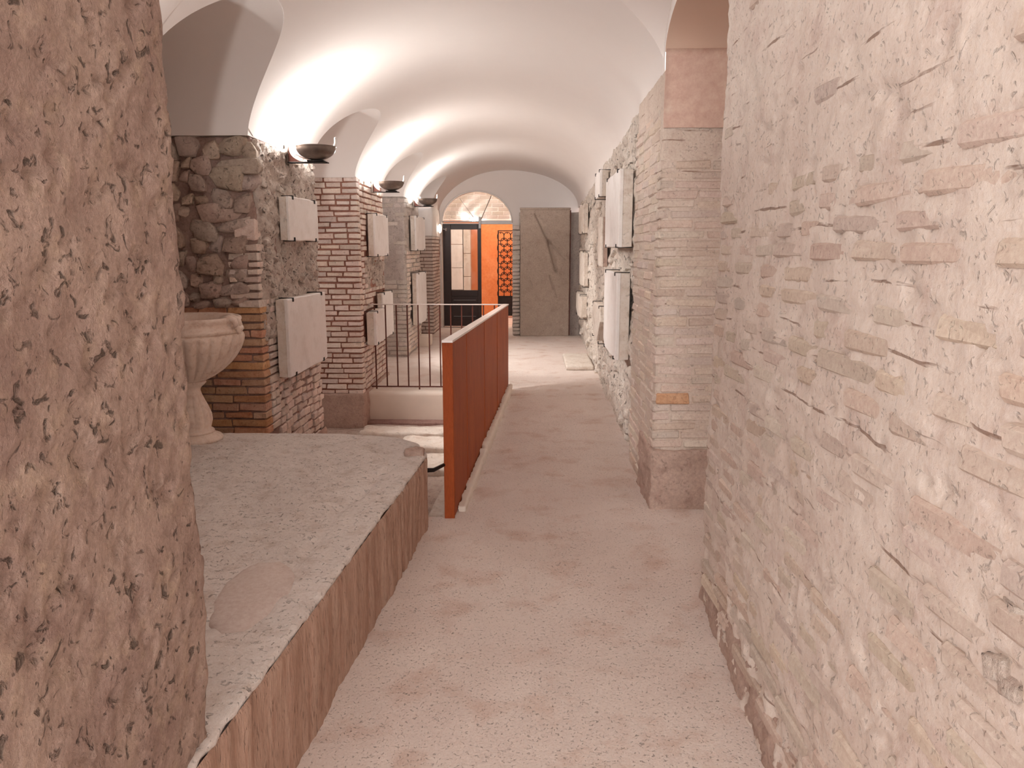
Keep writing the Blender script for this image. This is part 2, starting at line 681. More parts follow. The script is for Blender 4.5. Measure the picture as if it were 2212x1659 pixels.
ys = [-2.6, 15.4]
ys += list(np.arange(-2.6, 15.4, .12))
for a, c, b, _ in BAYS + [(RB[0], (RB[0] + RB[1]) / 2, RB[1], 0)]:
    sv = np.sin(np.linspace(-PI / 2, PI / 2, 41))
    ys += list(np.where(sv < 0, c + sv * (c - a), c + sv * (b - c)))
ys = np.unique(np.round(np.array(ys), 4))
ys = ys[np.concatenate([[True], np.diff(ys) > .003])]
ta, tb = groin_t_left(ys), groin_t_right(ys)
fr = np.linspace(0, 1, 65)
T = ta[:, None] + (tb - ta)[:, None] * fr[None, :]
struct(grid_mesh('ceiling', vault_pt(np.repeat(ys[:, None], 65, 1), T), 'plaster'))

for a, c, b, zc in BAYS:
    v = np.sin(np.linspace(-PI / 2, PI / 2, 49))
    y = np.where(v < 0, c + v * (c - a), c + v * (b - c))
    p = ZL + (zc - ZL) * np.sqrt(np.clip(1 - v * v, 0, 1))
    gx = vault_pt(y, groin_t_left(y))[:, 0]
    gx[0] = gx[-1] = XC - AX
    s = np.linspace(0, 1, 8)
    X = -3.6 + (gx[:, None] + 3.6) * s[None, :]
    P = np.stack([X, np.repeat(y[:, None], 8, 1), np.repeat(p[:, None], 8, 1)], -1)
    struct(grid_mesh('ceiling', P, 'plaster'))
# right-hand lunette over the side opening
a, b, zc = RB
v = np.sin(np.linspace(-PI / 2, PI / 2, 49))
y = (a + b) / 2 + (b - a) / 2 * v
zs = zr_wall(y)
p = zs + (zc - zs) * np.sqrt(np.clip(1 - v * v, 0, 1))
gx = vault_pt(y, groin_t_right(y))[:, 0]
gx[0] = gx[-1] = .74
s = np.linspace(0, 1, 8)
X = gx[:, None] + (.72 - gx)[:, None] * s[None, :]
X[:, -1] = .72
struct(grid_mesh('ceiling', np.stack([X, np.repeat(y[:, None], 8, 1), np.repeat(p[:, None], 8, 1)], -1), 'plaster'))
# arch of the side opening, its soffit and the strip of wall above it
OA, OB, OS, OC = 3.28, 4.46, 2.60, 2.80


def oarch(y):
    wv = (2 * np.asarray(y) - OA - OB) / (OB - OA)
    return OS + (OC - OS) * np.sqrt(np.clip(1 - wv * wv, 0, 1))


yo = np.unique(np.concatenate([(OA + OB) / 2 + (OB - OA) / 2 * np.sin(np.linspace(-PI / 2, PI / 2, 41)), np.linspace(OA, RB[1], 40)]))
yo = yo[yo >= OA]
vo = (2 * yo - a - b) / (b - a)
zt = zr_wall(yo) + (zc - zr_wall(yo)) * np.sqrt(np.clip(1 - vo * vo, 0, 1))
zb = np.where((yo >= OA) & (yo <= OB), oarch(yo), 2.5)
zb = np.minimum(zb, zt)
P = np.stack([np.stack([np.full_like(yo, .72), yo, zb], -1), np.stack([np.full_like(yo, .72), yo, zt], -1)], 1)
struct(grid_mesh('wall_right', P, 'plaster', sm=False))
yo = (OA + OB) / 2 + (OB - OA) / 2 * np.sin(np.linspace(-PI / 2, PI / 2, 41))
xs = np.linspace(.72, 2.1, 6)
P = np.stack([np.repeat(xs[None, :], 41, 0), np.repeat(yo[:, None], 6, 1), np.repeat(oarch(yo)[:, None], 6, 1)], -1)
struct(grid_mesh('ceiling', P, 'plaster_tan'))
struct(box('wall_right', (2.1, 3.1, -.1), (2.2, 4.7, 3.0), 'plaster_tan', bev=0))

# outer shell that nobody sees but light has to stay in
struct(box('wall_left', (-3.75, -2.6, -.4), (-3.6, 15.6, 3.1), 'plaster_tan', bev=0))

# ================================================================== SETTING: floor


def floor_piece(x0f, x1f, y0, y1, cell, mat='floor', amp=.004, z=0.0):
    ny = int((y1 - y0) / cell) + 2
    yy = np.linspace(y0, y1, ny)
    nx = int(max(abs(x1f(q) - x0f(q)) for q in yy) / cell) + 2
    f = np.linspace(0, 1, nx)
    X = np.array([x0f(q) + (x1f(q) - x0f(q)) * f for q in yy])
    Y = np.repeat(yy[:, None], nx, 1)
    P = np.stack([X, Y, np.full_like(X, z)], -1)
    q = P.reshape(-1, 3)
    q[:, 2] += amp * fbm(q, 2.5, 5, 3, .6)
    return P


def rail_x(y):
    return -.45 + .0449 * (y - 4.25)


struct(grid_mesh('floor', floor_piece(lambda y: -.80, lambda y: 1.3, -2.6, 4.27, .05), 'floor'))
struct(grid_mesh('floor', floor_piece(lambda y: rail_x(y) - .03, lambda y: 1.35, 4.27, 8.42, .05), 'floor'))
struct(grid_mesh('floor', floor_piece(lambda y: -3.6, lambda y: 1.0, 8.42, 18.2, .1), 'floor'))
struct(grid_mesh('floor', floor_piece(lambda y: 1.29, lambda y: 2.15, 3.0, 4.6, .1), 'floor'))
# sunken bay floor and its sides
struct(grid_mesh('floor', floor_piece(lambda y: -3.6, lambda y: .1, .3, 8.5, .06, amp=.014, z=-.34), 'pit'))
struct(box('wall_right', (-.52, 4.29, -.36), (-.475, 8.3, -.012), 'lime', bev=0))

# ================================================================== near walls


def d_left(p):
    base = .011 * fbm(p, 2.6, 3, 1) + .006 * fbm(p, 9, 4, 2, .65)
    pits = fbm(p, 17, 3, 5, .6)
    pits2 = fbm(p, 38, 2, 8)
    return base - .012 * smooth(.5, .85, pits) - .008 * smooth(.5, .8, pits2)


struct(rough_box('wall_left', (-1.75, .70, -.05), (-.745, 1.65, 3.05), 'near_left', cell=.0115, r=.035, disp=d_left, faces='XY'))


def d_right(p):
    low = smooth(.55, .0, p[:, 2])
    base = .006 * fbm(p, 2.2, 3, 21) + .0035 * fbm(p, 14, 4, 22, .6)
    st = .004 * fbm(p * np.array([1, .35, 3.0]), 14, 3, 23)
    pits = fbm(p * np.array([1, .6, 1.6]), 17, 3, 25, .6)
    return base + st - .010 * smooth(.5, .8, pits) + low * .02 * fbm(p, 11, 4, 27, .6) - low * .012


def lean_r(V):
    V[:, 0] += .035 * (V[:, 1] - 2.4) + .004 * np.sin(V[:, 2] * 9)
    V[:, 0] -= .012 * np.clip(1.2 - V[:, 2], 0, 1)
    return V


wr = struct(rough_box('wall_right', (.735, -.5, -.05), (1.6, 3.26, 3.2), 'wash', cell=.0145, r=.03, disp=d_right, faces='xY', post=lean_r))


def near_sink():
    return None


# bricks showing through the limewash: the courses run away from the viewer
random.seed(11)
z = .10
cnt = 0
while z < 2.95:
    h = random.uniform(.058, .068)
    u = 3.20 - random.random() * .05
    while u > .75:
        L = random.uniform(.19, .34)
        a_, b_ = u - L, u
        u = a_ - random.uniform(.012, .02)
        pr = .80 if z < 1.75 else .16
        if random.random() > pr or cnt >= 300:
            continue
        ym, zm = (a_ + b_) / 2, z + h / 2
        x = .735 + .035 * (ym - 2.4) - .012 * min(max(1.2 - zm, 0), 1) + .004 * math.sin(zm * 9)
        put(wr, 'brick', random.choice(STOCK['wash_brick']), (x + .048 + random.uniform(-.002, .0045), ym, zm), (L, .10, h - .018),
            (random.uniform(-.01, .01), random.uniform(-.015, .015), -PI / 2 + .035 + random.uniform(-.008, .008)))
        cnt += 1
    z += h

def foot_post(V):
    V = lean_r(V)
    V[:, 0] += .055 * smooth(.10, .30, V[:, 2] + .06 * fbm(V, 2.0, 2, 30))
    return V


rough_box('rough_footing', (.735, .9, -.05), (1.5, 3.27, .34), 'brown_render', wr, cell=.0165, r=.03,
          disp=lambda p: .014 * fbm(p, 10, 4, 29, .62), faces='xYZ', post=foot_post)
# knobs of bare rubble at the near edge of the wall
random.seed(13)
for _ in range(26):
    y_ = random.uniform(.86, 1.08)
    z_ = random.choice([random.uniform(.45, 1.35), random.uniform(1.9, 2.2)])
    q = random.uniform(.03, .06)
    put(wr, 'stone', random.choice(STONES['rubble']), (.735 + .035 * (y_ - 2.4) - .012 * min(max(1.2 - z_, 0), 1) + .008, y_, z_), (.035, q, q * .8),
        (random.uniform(-.4, .4), 0, 0))

# ================================================================== platform (rough masonry bench) on the left
EDGE = lambda y: -.578 + .0635 * (y - 4.1)


def plat_post(V):
    yf = np.interp(V[:, 0], [-3, -1.98, -1.22, -.86, -.70, -.60], [4.6, 4.6, 4.6, 4.52, 4.36, 4.12])
    k_ = np.where(V[:, 1] > 3.2, 3.2 + (V[:, 1] - 3.2) * (yf - 3.2) / 1.4, V[:, 1])
    V[:, 1] = k_
    V[:, 0] += (EDGE(V[:, 1]) + .6) * np.clip((V[:, 0] + 2.2) / 1.6, 0, 1)
    return V


def plat_d(p):
    top = smooth(.398, .415, p[:, 2])
    # distance from the corridor edge and the far edge
    g = np.interp(p[:, 1], [1.0, 2.3, 2.7, 3.3, 3.95, 4.25, 4.6], [.35, .30, .17, .20, .13, .3, 3])
    d = (-.6 - p[:, 0]) - g - .018 * fbm(p, 5, 3, 31)
    d2 = 4.37 - p[:, 1] - .02 * fbm(p, 3, 2, 33)
    di = np.minimum(d, d2)
    inner = smooth(-.01, .015, di)
    patch = np.exp(-(((p[:, 0] + .93) / .16) ** 2 + ((p[:, 1] - 2.40) / .26) ** 2) ** 2)
    rough = (.009 * fbm(p, 9, 4, 34, .65) + .004 * fbm(p, 40, 2, 36)) * (1 - patch)
    groove = np.exp(-(di / .017) ** 2) * (1 - patch)
    t = inner * (rough + .004) + (1 - inner) * (.005 * fbm(p, 6, 3, 37)) - .022 * groove * (.6 + .4 * fbm(p, 6, 2, 38))
    edge = smooth(.08, .0, -.6 - p[:, 0]) * .006 * fbm(p, 16, 3, 39, .6)
    side = .004 * fbm(p * np.array([1, 1, .15]), 16, 4, 41, .6) + .004 * fbm(p, 3, 2, 42)
    return top * t + (1 - top) * side + edge


bench = thing('masonry_platform', 'low masonry platform with rough lime top and combed brown front below the fluted basin', 'platform', (-1.4, 2.9, -.34))
rough_box('mortar_bed', (-3.0, 1.50, .397), (-.606, 4.6, .42), 'platform', bench, cell=.0165, r=.009, disp=plat_d, faces='XYZ', post=plat_post, loc=None)
rough_box('front_face', (-2.98, 1.49, -.36), (-.600, 4.598, .408), 'bench_face', bench, cell=.02, r=.02, disp=lambda p: .007 * fbm(p * np.array([1, 1, .12]), 18, 4, 41, .6) + .006 * fbm(p, 3, 3, 42), faces='XYx', post=plat_post)
# smooth repair patch
bm = bmesh.new()
pts = [(-1.05, 2.44), (-1.03, 2.56), (-.995, 2.64), (-.92, 2.63), (-.86, 2.57), (-.82, 2.50), (-.80, 2.36), (-.82, 2.22), (-.86, 2.12), (-.92, 2.10), (-.98, 2.16), (-1.03, 2.28)]
cv = bm.verts.new((-.93, 2.38, .436))
ring1 = [bm.verts.new((-.93 + (x + .93) * .6, 2.38 + (y - 2.38) * .6, .433)) for x, y in pts]
ring2 = [bm.verts.new((x, y, .421)) for x, y in pts]
ring3 = [bm.verts.new((x * 1.0 + (x + .93) * .05, y + (y - 2.38) * .05, .405)) for x, y in pts]
n_ = len(pts)
for i in range(n_):
    j = (i + 1) % n_
    bm.faces.new((cv, ring1[i], ring1[j]))
    bm.faces.new((ring1[i], ring2[i], ring2[j], ring1[j]))
    bm.faces.new((ring2[i], ring3[i], ring3[j], ring2[j]))
bmesh.ops.subdivide_edges(bm, edges=bm.edges[:], cuts=1, use_grid_fill=True, smooth=.5)
bm_obj('mortar_patch', bm, 'patch', bench, sm=True, loc=tuple(bench.location))
bench.children[-1]['label'] = 'smooth rosy mortar patch'
rough_box('brick_chip', (-.70, 4.08, .41), (-.60, 4.17, .45), 'brown_render', bench, cell=.012, r=.012, disp=lambda p: .008 * fbm(p, 25, 3, 51))

# ================================================================== left-hand piers
FX = -1.78


def impost(parent, y0, y1):
    box('plaster_impost', (-3.585, y0, 2.246), (FX - .012, y1, 2.33), 'plaster', parent, 0)


def pier_core(parent, y0, y1, name='mortar_core', mat='mortar', z0=-.36, inset=.016, amp=.008, zt=2.25):
    return rough_box(name, (-3.0, y0 + inset, z0), (FX - inset, y1, zt - .004), mat, parent, cell=.028, r=.012,
                     disp=lambda p: amp * fbm(p, 9, 4, 61, .6), faces='XyYZ')


# ---- pier 0, mostly hidden behind the near left wall
p0 = thing('brick_pier', 'brick pier hidden behind the pitted wall beside the masonry platform', 'pier', (-2.4, 2.05, -.36))
pier_core(p0, 2.02, 3.58, z0=.41)
impost(p0, 2.001, 3.599)
pz = thing('brick_pier', 'brick pier behind the viewer on the basin side', 'pier', (-2.4, -.9, -.36))
pier_core(pz, -.9, .55)
impost(pz, -.899, .549)

# ---- pier 1: rubble above, brick below
p1 = thing('stone_pier', 'rough tufa stone pier with brick lower courses behind the fluted marble basin', 'pier', (-2.4, 5.0, -.36))
pier_core(p1, 5.0, 6.4, amp=.010)
impost(p1, 4.981, 6.419)


def d_rub(p):
    return .016 * fbm(p, 7, 4, 71, .62) + .012 * fbm(p, 18, 3, 73, .6) - .02 * smooth(.45, .8, fbm(p, 13, 3, 75))


def ragged(y, z):
    return .035 * math.sin(z * 17) + .02 * math.sin(z * 41 + 1)


rough_box('rubble_facing', (-1.92, 5.055, .93), (-1.77, 6.40, 2.244), 'rubble', p1, cell=.0125, r=.03, disp=d_rub, faces='XyY')
random.seed(21)
STN = [(-2.198, 2.186, 0.148, 0.127), (-2.036, 2.162, 0.102, 0.104), (-1.908, 2.178, 0.175, 0.105), (-1.815, 2.156, 0.09, 0.093), (-2.206, 2.075, 0.069, 0.058), (-2.122, 2.064, 0.126, 0.105), (-1.885, 2.063, 0.25, 0.082), (-2.225, 1.994, 0.068, 0.071), (-2.148, 1.952, 0.104, 0.088), (-1.956, 1.992, 0.199, 0.129), (-1.834, 1.957, 0.128, 0.094), (-2.217, 1.852, 0.082, 0.06), (-2.125, 1.852, 0.082, 0.059), (-1.99, 1.858, 0.141, 0.095), (-2.019, 1.775, 0.312, 0.119), (-2.229, 1.78, 0.081, 0.071), (-1.866, 1.828, 0.116, 0.107), (-2.126, 1.661, 0.166, 0.108), (-1.939, 1.685, 0.204, 0.09), (-2.164, 1.564, 0.111, 0.097), (-2.052, 1.564, 0.099, 0.097), (-1.93, 1.57, 0.165, 0.103), (-2.216, 1.45, 0.08, 0.097), (-2.092, 1.443, 0.153, 0.122), (-1.915, 1.456, 0.131, 0.097), (-2.192, 1.346, 0.081, 0.085), (-2.054, 1.37, 0.069, 0.086), (-1.934, 1.37, 0.133, 0.073), (-2.104, 1.272, 0.143, 0.099), (-1.948, 1.284, 0.183, 0.073), (-2.206, 1.234, 0.071, 0.061), (-2.034, 1.198, 0.121, 0.062), (-1.92, 1.204, 0.109, 0.062), (-2.173, 1.179, 0.11, 0.05),
       (-2.33, 2.16, .13, .12), (-2.32, 2.03, .12, .11), (-2.34, 1.90, .13, .1), (-2.33, 1.77, .12, .12), (-2.33, 1.62, .14, .11), (-2.32, 1.48, .12, .1), (-2.33, 1.35, .13, .1), (-2.31, 1.22, .12, .09)]
for (x, z_, w_, h_) in STN:
    put(p1, 'stone', random.choice(STONES['stone']), (x, 5.045 + random.uniform(-.014, .014), z_), (w_ * 1.22, .13, h_ * 1.30),
        (random.uniform(-.1, .1), random.uniform(-.14, .14), random.uniform(-.15, .15)))
# small stones poking out of the rubble face
for _ in range(70):
    y_, z_ = random.uniform(5.12, 6.36), random.uniform(1.0, 2.2)
    if 5.25 < y_ < 6.2 and (1.55 < z_ < 1.95 or z_ < 1.26):
        continue
    q = random.uniform(.05, .11)
    put(p1, 'stone', random.choice(STONES['rubble']), (-1.775 + random.uniform(-.012, .006), y_, z_), (.07, q, q * random.uniform(.5, .9)),
        (random.uniform(-.4, .4), random.uniform(-.2, .2), random.uniform(-.3, .3)))
# lower brick courses: front then side, then the corner quoins
lay(p1, (-2.50, 5.0), 0, .72, .30, 1.16, .0545, .013, .22, .12, 'brick_orange', proud=.0)  # orange colour stands in for the warm shade on this front
lay(p1, (-1.97, 5.0), 0, .19, 1.16, 1.60, .052, .012, .17, .13, 'brick', proud=.006)
put(p1, 'brick', STOCK['brick'][0], (-1.85, 5.055, 1.665), (.13, .13, .12), (0, .05, 0))
lay(p1, (FX, 5.125), PI / 2, .17, .30, 1.55, .053, .012, .17, .11, 'brick', proud=.004)
lay(p1, (FX, 5.30), PI / 2, 1.1, -.02, .67, .062, .013, .13, .11, 'brick', proud=-.002, wob=.012, tilt=lambda u, z: .02 * math.sin(u * 4))
lay(p1, (FX, 5.62), PI / 2, .78, .67, .92, .062, .014, .14, .11, 'brick', proud=-.006, wob=.012, keep=.35)
rough_box('footing_render', (-2.6, 4.985, -.36), (-1.768, 6.42, .04), 'brown_render', p1, cell=.03, r=.02, disp=lambda p: .012 * fbm(p, 8, 3, 77), faces='XyY')

# ---- pier 2: coursed brick
p2 = thing('brick_pier', 'pinkish coursed brick pier at the left end of the baluster railing', 'pier', (-2.4, 7.95, -.36))
pier_core(p2, 7.95, 9.37, mat='red_mortar')
impost(p2, 7.931, 9.379)
random.seed(31)
lay(p2, (-2.38, 7.95), 0, .60, .02, 2.25, .0570, .015, .175, .12, 'brick', proud=0, limit=175)


def skip2(u, z, a_, b_):
    y = 8.08 + u
    if 8.32 < y < 9.05 and 1.46 < z < 1.92:
        return True
    if 8.3 < y < 9.4 and 1.12 < z < 1.42:
        return True          # crumbled middle
    if 8.70 < y and .52 < z < 1.04:
        return True
    if 8.12 < y < 8.66 and .53 < z < .90:
        return True
    return False


lay(p2, (FX, 8.08), PI / 2, 1.27, .04, 2.23, .0570, .014, .185, .11, 'brick', proud=-.001, wob=.006, skip=skip2, limit=160)
rough_box('rubble_facing', (-1.95, 8.3, 1.10), (-1.79, 9.37, 1.46), 'rubble', p2, cell=.016, r=.02, disp=d_rub, faces='XyY')
for _ in range(24):
    y_, z_ = random.uniform(8.35, 9.3), random.uniform(1.13, 1.43)
    q = random.uniform(.06, .11)
    put(p2, 'stone', random.choice(STONES['rubble']), (-1.80, y_, z_), (.07, q, q * .7), (random.uniform(-.4, .4), 0, 0))
rough_box('footing_render', (-2.7, 7.93, -.36), (-1.77, 9.4, .03), 'brown_render', p2, cell=.03, r=.015, disp=lambda p: .007 * fbm(p, 8, 3, 78), faces='XyYZ')

# ---- pier 3
p3 = thing('brick_pier', 'grey rendered brick pier standing behind the baluster railing', 'pier', (-2.4, 10.9, 0))
pier_core(p3, 10.9, 12.32, mat='grey_render', z0=-.05, inset=.010, amp=.010)
impost(p3, 10.881, 12.319)
random.seed(41)


def skip3(u, z, a_, b_):
    y = 11.02 + u
    if 11.22 < y and 1.48 < z < 2.05:
        return True
    if 11.28 < y and .42 < z < 1.2:
        return True
    return False


lay(p3, (-2.55, 10.9), 0, .77, .03, 1.12, .062, .012, .22, .1, 'brick_grey', keep=.95)
lay(p3, (-2.55, 10.9), 0, .77, 1.12, 2.2, .066, .012, .24, .1, 'brick_grey', keep=.4, proud=-.007)
lay(p3, (FX, 11.02), PI / 2, 1.3, .03, 1.5, .062, .012, .22, .1, 'brick', keep=.9, skip=skip3)
lay(p3, (FX, 11.02), PI / 2, 1.3, 1.5, 2.2, .062, .012, .22, .1, 'brick_grey', keep=.4, skip=skip3)
box('foot_block', (-1.82, 12.05, 0), (-1.62, 12.42, .17), 'lime', p3, .01)

# ---- pier 4 beside the door: bricks too thin to tell apart one by one
p4 = thing('brick_pier', 'narrow ragged brick pier beside the dark glazed door', 'pier', (-2.4, 13.85, 0))
pier_core(p4, 13.85, 15.07, z0=-.05, zt=1.76)
rough_box('plaster_head', (-3.0, 13.84, 1.75), (FX, 15.07, 2.25), 'plaster', p4, cell=.2, r=.01, faces='XyYZ')
bm = bmesh.new()
random.seed(51)
z = .03
while z < 1.72:
    h = random.uniform(.055, .068)
    for fx in (0, 1):
        u = 0
        while u < (1.0 if fx else .6):
            L = random.uniform(.14, .26)
            pr = random.uniform(-.004, .012)
            if fx:
                add_box(bm, (FX - .09, 13.86 + u, z), (FX + pr, 13.86 + u + L, z + h - .016), .004)
            else:
                add_box(bm, (FX - u - L, 13.85 - pr, z), (FX - u, 13.95, z + h - .016), .004)
            u += L + .015
    z += h
o = bm_obj('brickwork', bm, 'brick', p4, loc=tuple(p4.location))
o['kind'] = 'stuff'

# ================================================================== right-hand wall beyond the side opening
rp = thing('brick_pier', 'pale brick pier with rosy plaster head beside the side opening', 'pier', (1.2, 4.46, 0))
RX = .715
rough_box('mortar_core', (RX + .012, 4.472, -.05), (2.1, 5.56, 2.52), 'tan_mortar', rp, cell=.022, r=.015, disp=lambda p: .004 * fbm(p, 8, 4, 81, .6), faces='xyXZ')
random.seed(61)
lay(rp, (RX, 4.46), 0, 1.0, .37, 2.2, .055, .007, .26, .12, 'wash_brick', wob=.0035, limit=130, proud=-.006)
put(rp, 'brick', STOCK['brick_orange'][1], (.83, 4.515, .675), (.19, .12, .062), (0, 0, 0))
rough_box('rough_base', (RX - .004, 4.442, -.05), (2.1, 5.0, .36), 'brown_render', rp, cell=.018, r=.02, disp=lambda p: .010 * fbm(p, 12, 4, 85, .62) + .006 * fbm(p * np.array([.3, .3, 1]), 22, 2, 86), faces='xyZ')
lay(rp, (RX, 5.56), -PI / 2, .98, .04, 2.42, .058, .010, .26, .11, 'wash_brick', wob=.004, limit=165, proud=-.006)
rough_box('plaster_head', (RX + .007, 4.452, 2.2), (2.1, 4.475, 2.62), 'plaster_pink', rp, cell=.05, r=.008, disp=lambda p: .003 * fbm(p, 6, 3, 83), faces='xyZ')


def d_rr(p):
    return .022 * fbm(p, 4.5, 4, 91, .6) + .014 * fbm(p, 15, 3, 93, .6) - .02 * smooth(.45, .8, fbm(p, 12, 3, 95))


def rr_post(V):
    V[:, 0] += .0125 * (V[:, 1] - 4.5)
    top = V[:, 2] > 2.2
    V[top, 2] += zr_wall(V[top, 1]) - 2.50
    base = np.clip(.35 - V[:, 2], 0, .35)
    V[:, 0] += base * .06
    return V


rw = struct(rough_box('wall_right', (.735, 5.55, -.05), (1.1, 13.95, 2.52), 'rubble_right', cell=.024, r=.03, disp=d_rr, faces='xyZ', post=rr_post))
random.seed(71)
for _ in range(130):
    y_ = 5.7 + 7.9 * random.random() ** 1.5
    z_ = random.uniform(.06, 2.35 - .02 * (y_ - 5))
    if any(a_ < y_ < b_ and c_ < z_ < d_ for a_, b_, c_, d_ in ((5.7, 6.9, 1.5, 2.2), (5.7, 6.9, .6, 1.4), (7.6, 8.9, 1.3, 2.4), (7.6, 8.9, .5, 1.0), (11, 12.7, .5, 2.25))):
        continue
    q = random.uniform(.08, .17)
    put(rw, 'stone', random.choice(STONES['rubble_right']), (.735 + .0125 * (y_ - 4.5) + random.uniform(-.005, .015), y_, z_), (.09, q, q * random.uniform(.55, .95)),
        (random.uniform(-.4, .4), random.uniform(-.15, .15), random.uniform(-.2, .2)))
# low brick course along the foot of the right wall is bare rubble; a flat block lies on the floor there
o = rough_box('stone_block', (.44, 9.75, 0), (.80, 11.0, .055), 'marble_worn', cell=.03, r=.012, disp=lambda p: .004 * fbm(p, 8, 3, 97), loc=(.62, 10.35, 0))
tag(o, 'flat pale stone block lying on the floor at the foot of the rubble wall', 'block')

# ================================================================== slabs hung on the walls


def wall_slab(name, label, side, y0, y1, z0, z1, thick=.07, mat='marble', edge='marble_worn', clips=True, shape=None, roll=0.0, gap=.012, group=None):
    """side -1: on the left pier faces, +1: on the right wall. edge: the sawn sides show a browner stone"""
    sgn = 1 if side < 0 else -1
    wx = FX + .01 if side < 0 else float(.735 + .0125 * ((y0 + y1) / 2 - 4.5)) - .012
    yc, zc_ = (y0 + y1) / 2, (z0 + z1) / 2
    t = thing(name, label, 'slab', (wx, yc, z0), group)
    poly = shape or [(-1, -1), (1, -1), (1, 1), (-1, 1)]
    pts = []
    n = len(poly)
    sub = []
    for i in range(n):
        a_, b_ = poly[i], poly[(i + 1) % n]
        for q in range(6):
            f = q / 6
            sub.append((a_[0] + (b_[0] - a_[0]) * f, a_[1] + (b_[1] - a_[1]) * f))
    hw, hh = (y1 - y0) / 2, (z1 - z0) / 2
    cr, sr = math.cos(roll), math.sin(roll)
    jit = [(random.uniform(-.004, .004), random.uniform(-.004, .004)) for _ in sub]
    P2 = []
    for (u, v), j in zip(sub, jit):
        yy, zz = u * hw + j[0], v * hh + j[1]
        P2.append((yc + yy * cr - zz * sr, zc_ + yy * sr + zz * cr))

    def poly_box(nm, xa, xb, inset, m):
        bm = bmesh.new()
        A = [bm.verts.new((xa, yc + (y - yc) * (1 - inset / hw), zc_ + (z - zc_) * (1 - inset / hh))) for y, z in P2]
        add = [bm.verts.new((xb - sgn * .005, y, z)) for y, z in P2]
        C = [bm.verts.new((xb, yc + (y - yc) * (1 - .006 / hw), zc_ + (z - zc_) * (1 - .006 / hh))) for y, z in P2]
        N = len(P2)
        for ring0, ring1 in ((A, add), (add, C)):
            for i in range(N):
                bm.faces.new((ring0[i], ring0[(i + 1) % N], ring1[(i + 1) % N], ring1[i]))
        bm.faces.new(A)
        bm.faces.new(C)
        return bm_obj(nm, bm, m, t, loc=tuple(t.location))
    xa = wx + sgn * gap
    xm = wx + sgn * (gap + thick * .72)
    poly_box('slab_body', xa, xm, .004, edge)
    poly_box('slab_face', xm, wx + sgn * (gap + thick), 0.0, mat)
    if clips:
        for yy in (y0 + .12 * (y1 - y0), y1 - .12 * (y1 - y0)):
            for zz, s2 in ((z0, 1), (z1, -1)):
                bm = bmesh.new()
                xo = wx + sgn * (gap + thick)
                add_box(bm, (min(wx - sgn * .03, xo), yy - .012, zz - .006 if s2 > 0 else zz), (max(wx - sgn * .03, xo), yy + .012, zz if s2 > 0 else zz + .006), .001)
                add_box(bm, (min(xo, xo + sgn * .006), yy - .012, zz - .006 if s2 > 0 else zz - .022), (max(xo, xo + sgn * .006), yy + .012, zz + .022 if s2 > 0 else zz + .006), .001)
                bm_obj('iron_clip', bm, 'iron', t, loc=tuple(t.location))
    return t


random.seed(81)
wall_slab('marble_slab', 'squarish white marble slab high on the rough stone pier', -1, 5.42, 6.14, 1.60, 1.905)
wall_slab('marble_slab', 'large white marble slab low on the stone pier beside the basin', -1, 5.235, 6.20, .66, 1.20, .085)
wall_slab('marble_slab', 'tall white marble slab high on the pink brick pier under the second lamp', -1, 8.33, 9.09, 1.46, 1.91, .08)
wall_slab('marble_slab', 'square white marble slab low on the pink brick pier, behind the balusters', -1, 8.72, 9.36, .52, 1.04, .065)
wall_slab('marble_slab', 'small tilted marble slab at the pink pier corner behind the first baluster', -1, 8.12, 8.66, .53, .88, .105, roll=.03)
wall_slab('marble_slab', 'grey white marble slab high on the grey rendered pier', -1, 11.26, 12.22, 1.51, 2.0, .08)
wall_slab('marble_slab', 'tall worn marble slab low on the grey rendered pier', -1, 11.31, 12.25, .42, 1.18, .08)
wall_slab('marble_slab', 'thick white slab high on the right wall beside the brick pier', 1, 5.80, 6.86, 1.555, 2.12, .10)
wall_slab('marble_slab', 'tall white slab low on the right wall beside the brick pier', 1, 5.83, 6.82, .70, 1.36, .10, shape=[(-1, -1), (.75, -1), (1, -.8), (1, 1), (-1, 1)])
wall_slab('stone_fragment', 'small thick stone block near the top of the right wall', 1, 7.95, 8.55, 2.06, 2.32, .085)
wall_slab('stone_fragment', 'narrow brown stone strip in the middle of the right wall', 1, 7.85, 8.35, 1.36, 1.86, .06, mat='marble_worn', edge='brown_render', clips=False, shape=[(-1, -1), (.6, -1), (1, -.3), (.8, .2), (1, 1), (-.7, 1)])
wall_slab('stone_fragment', 'broken pointed marble fragment low on the right wall', 1, 7.75, 8.75, .58, .96, .075, mat='marble_worn', shape=[(-.3, -1), (.3, -1), (.9, -.3), (1, .4), (.6, 1), (-.8, 1), (-1, .2)])
wall_slab('stone_fragment', 'upper slab fragment at the far end of the right wall', 1, 11.4, 12.5, 1.76, 2.18, .07, mat='marble_worn')
wall_slab('stone_fragment', 'middle slab fragment at the far end of the right wall', 1, 11.2, 12.3, .98, 1.50, .06, mat='marble_worn', shape=[(-1, -.9), (.9, -1), (1, 1), (-.9, .9)])
wall_slab('stone_fragment', 'lowest slab fragment at the far end of the right wall', 1, 11.35, 12.6, .50, .86, .09, mat='marble_worn', shape=[(-1, -.8), (.2, -1), (1, -.5), (.9, 1), (-1, .9)])

# ================================================================== bowl lamps


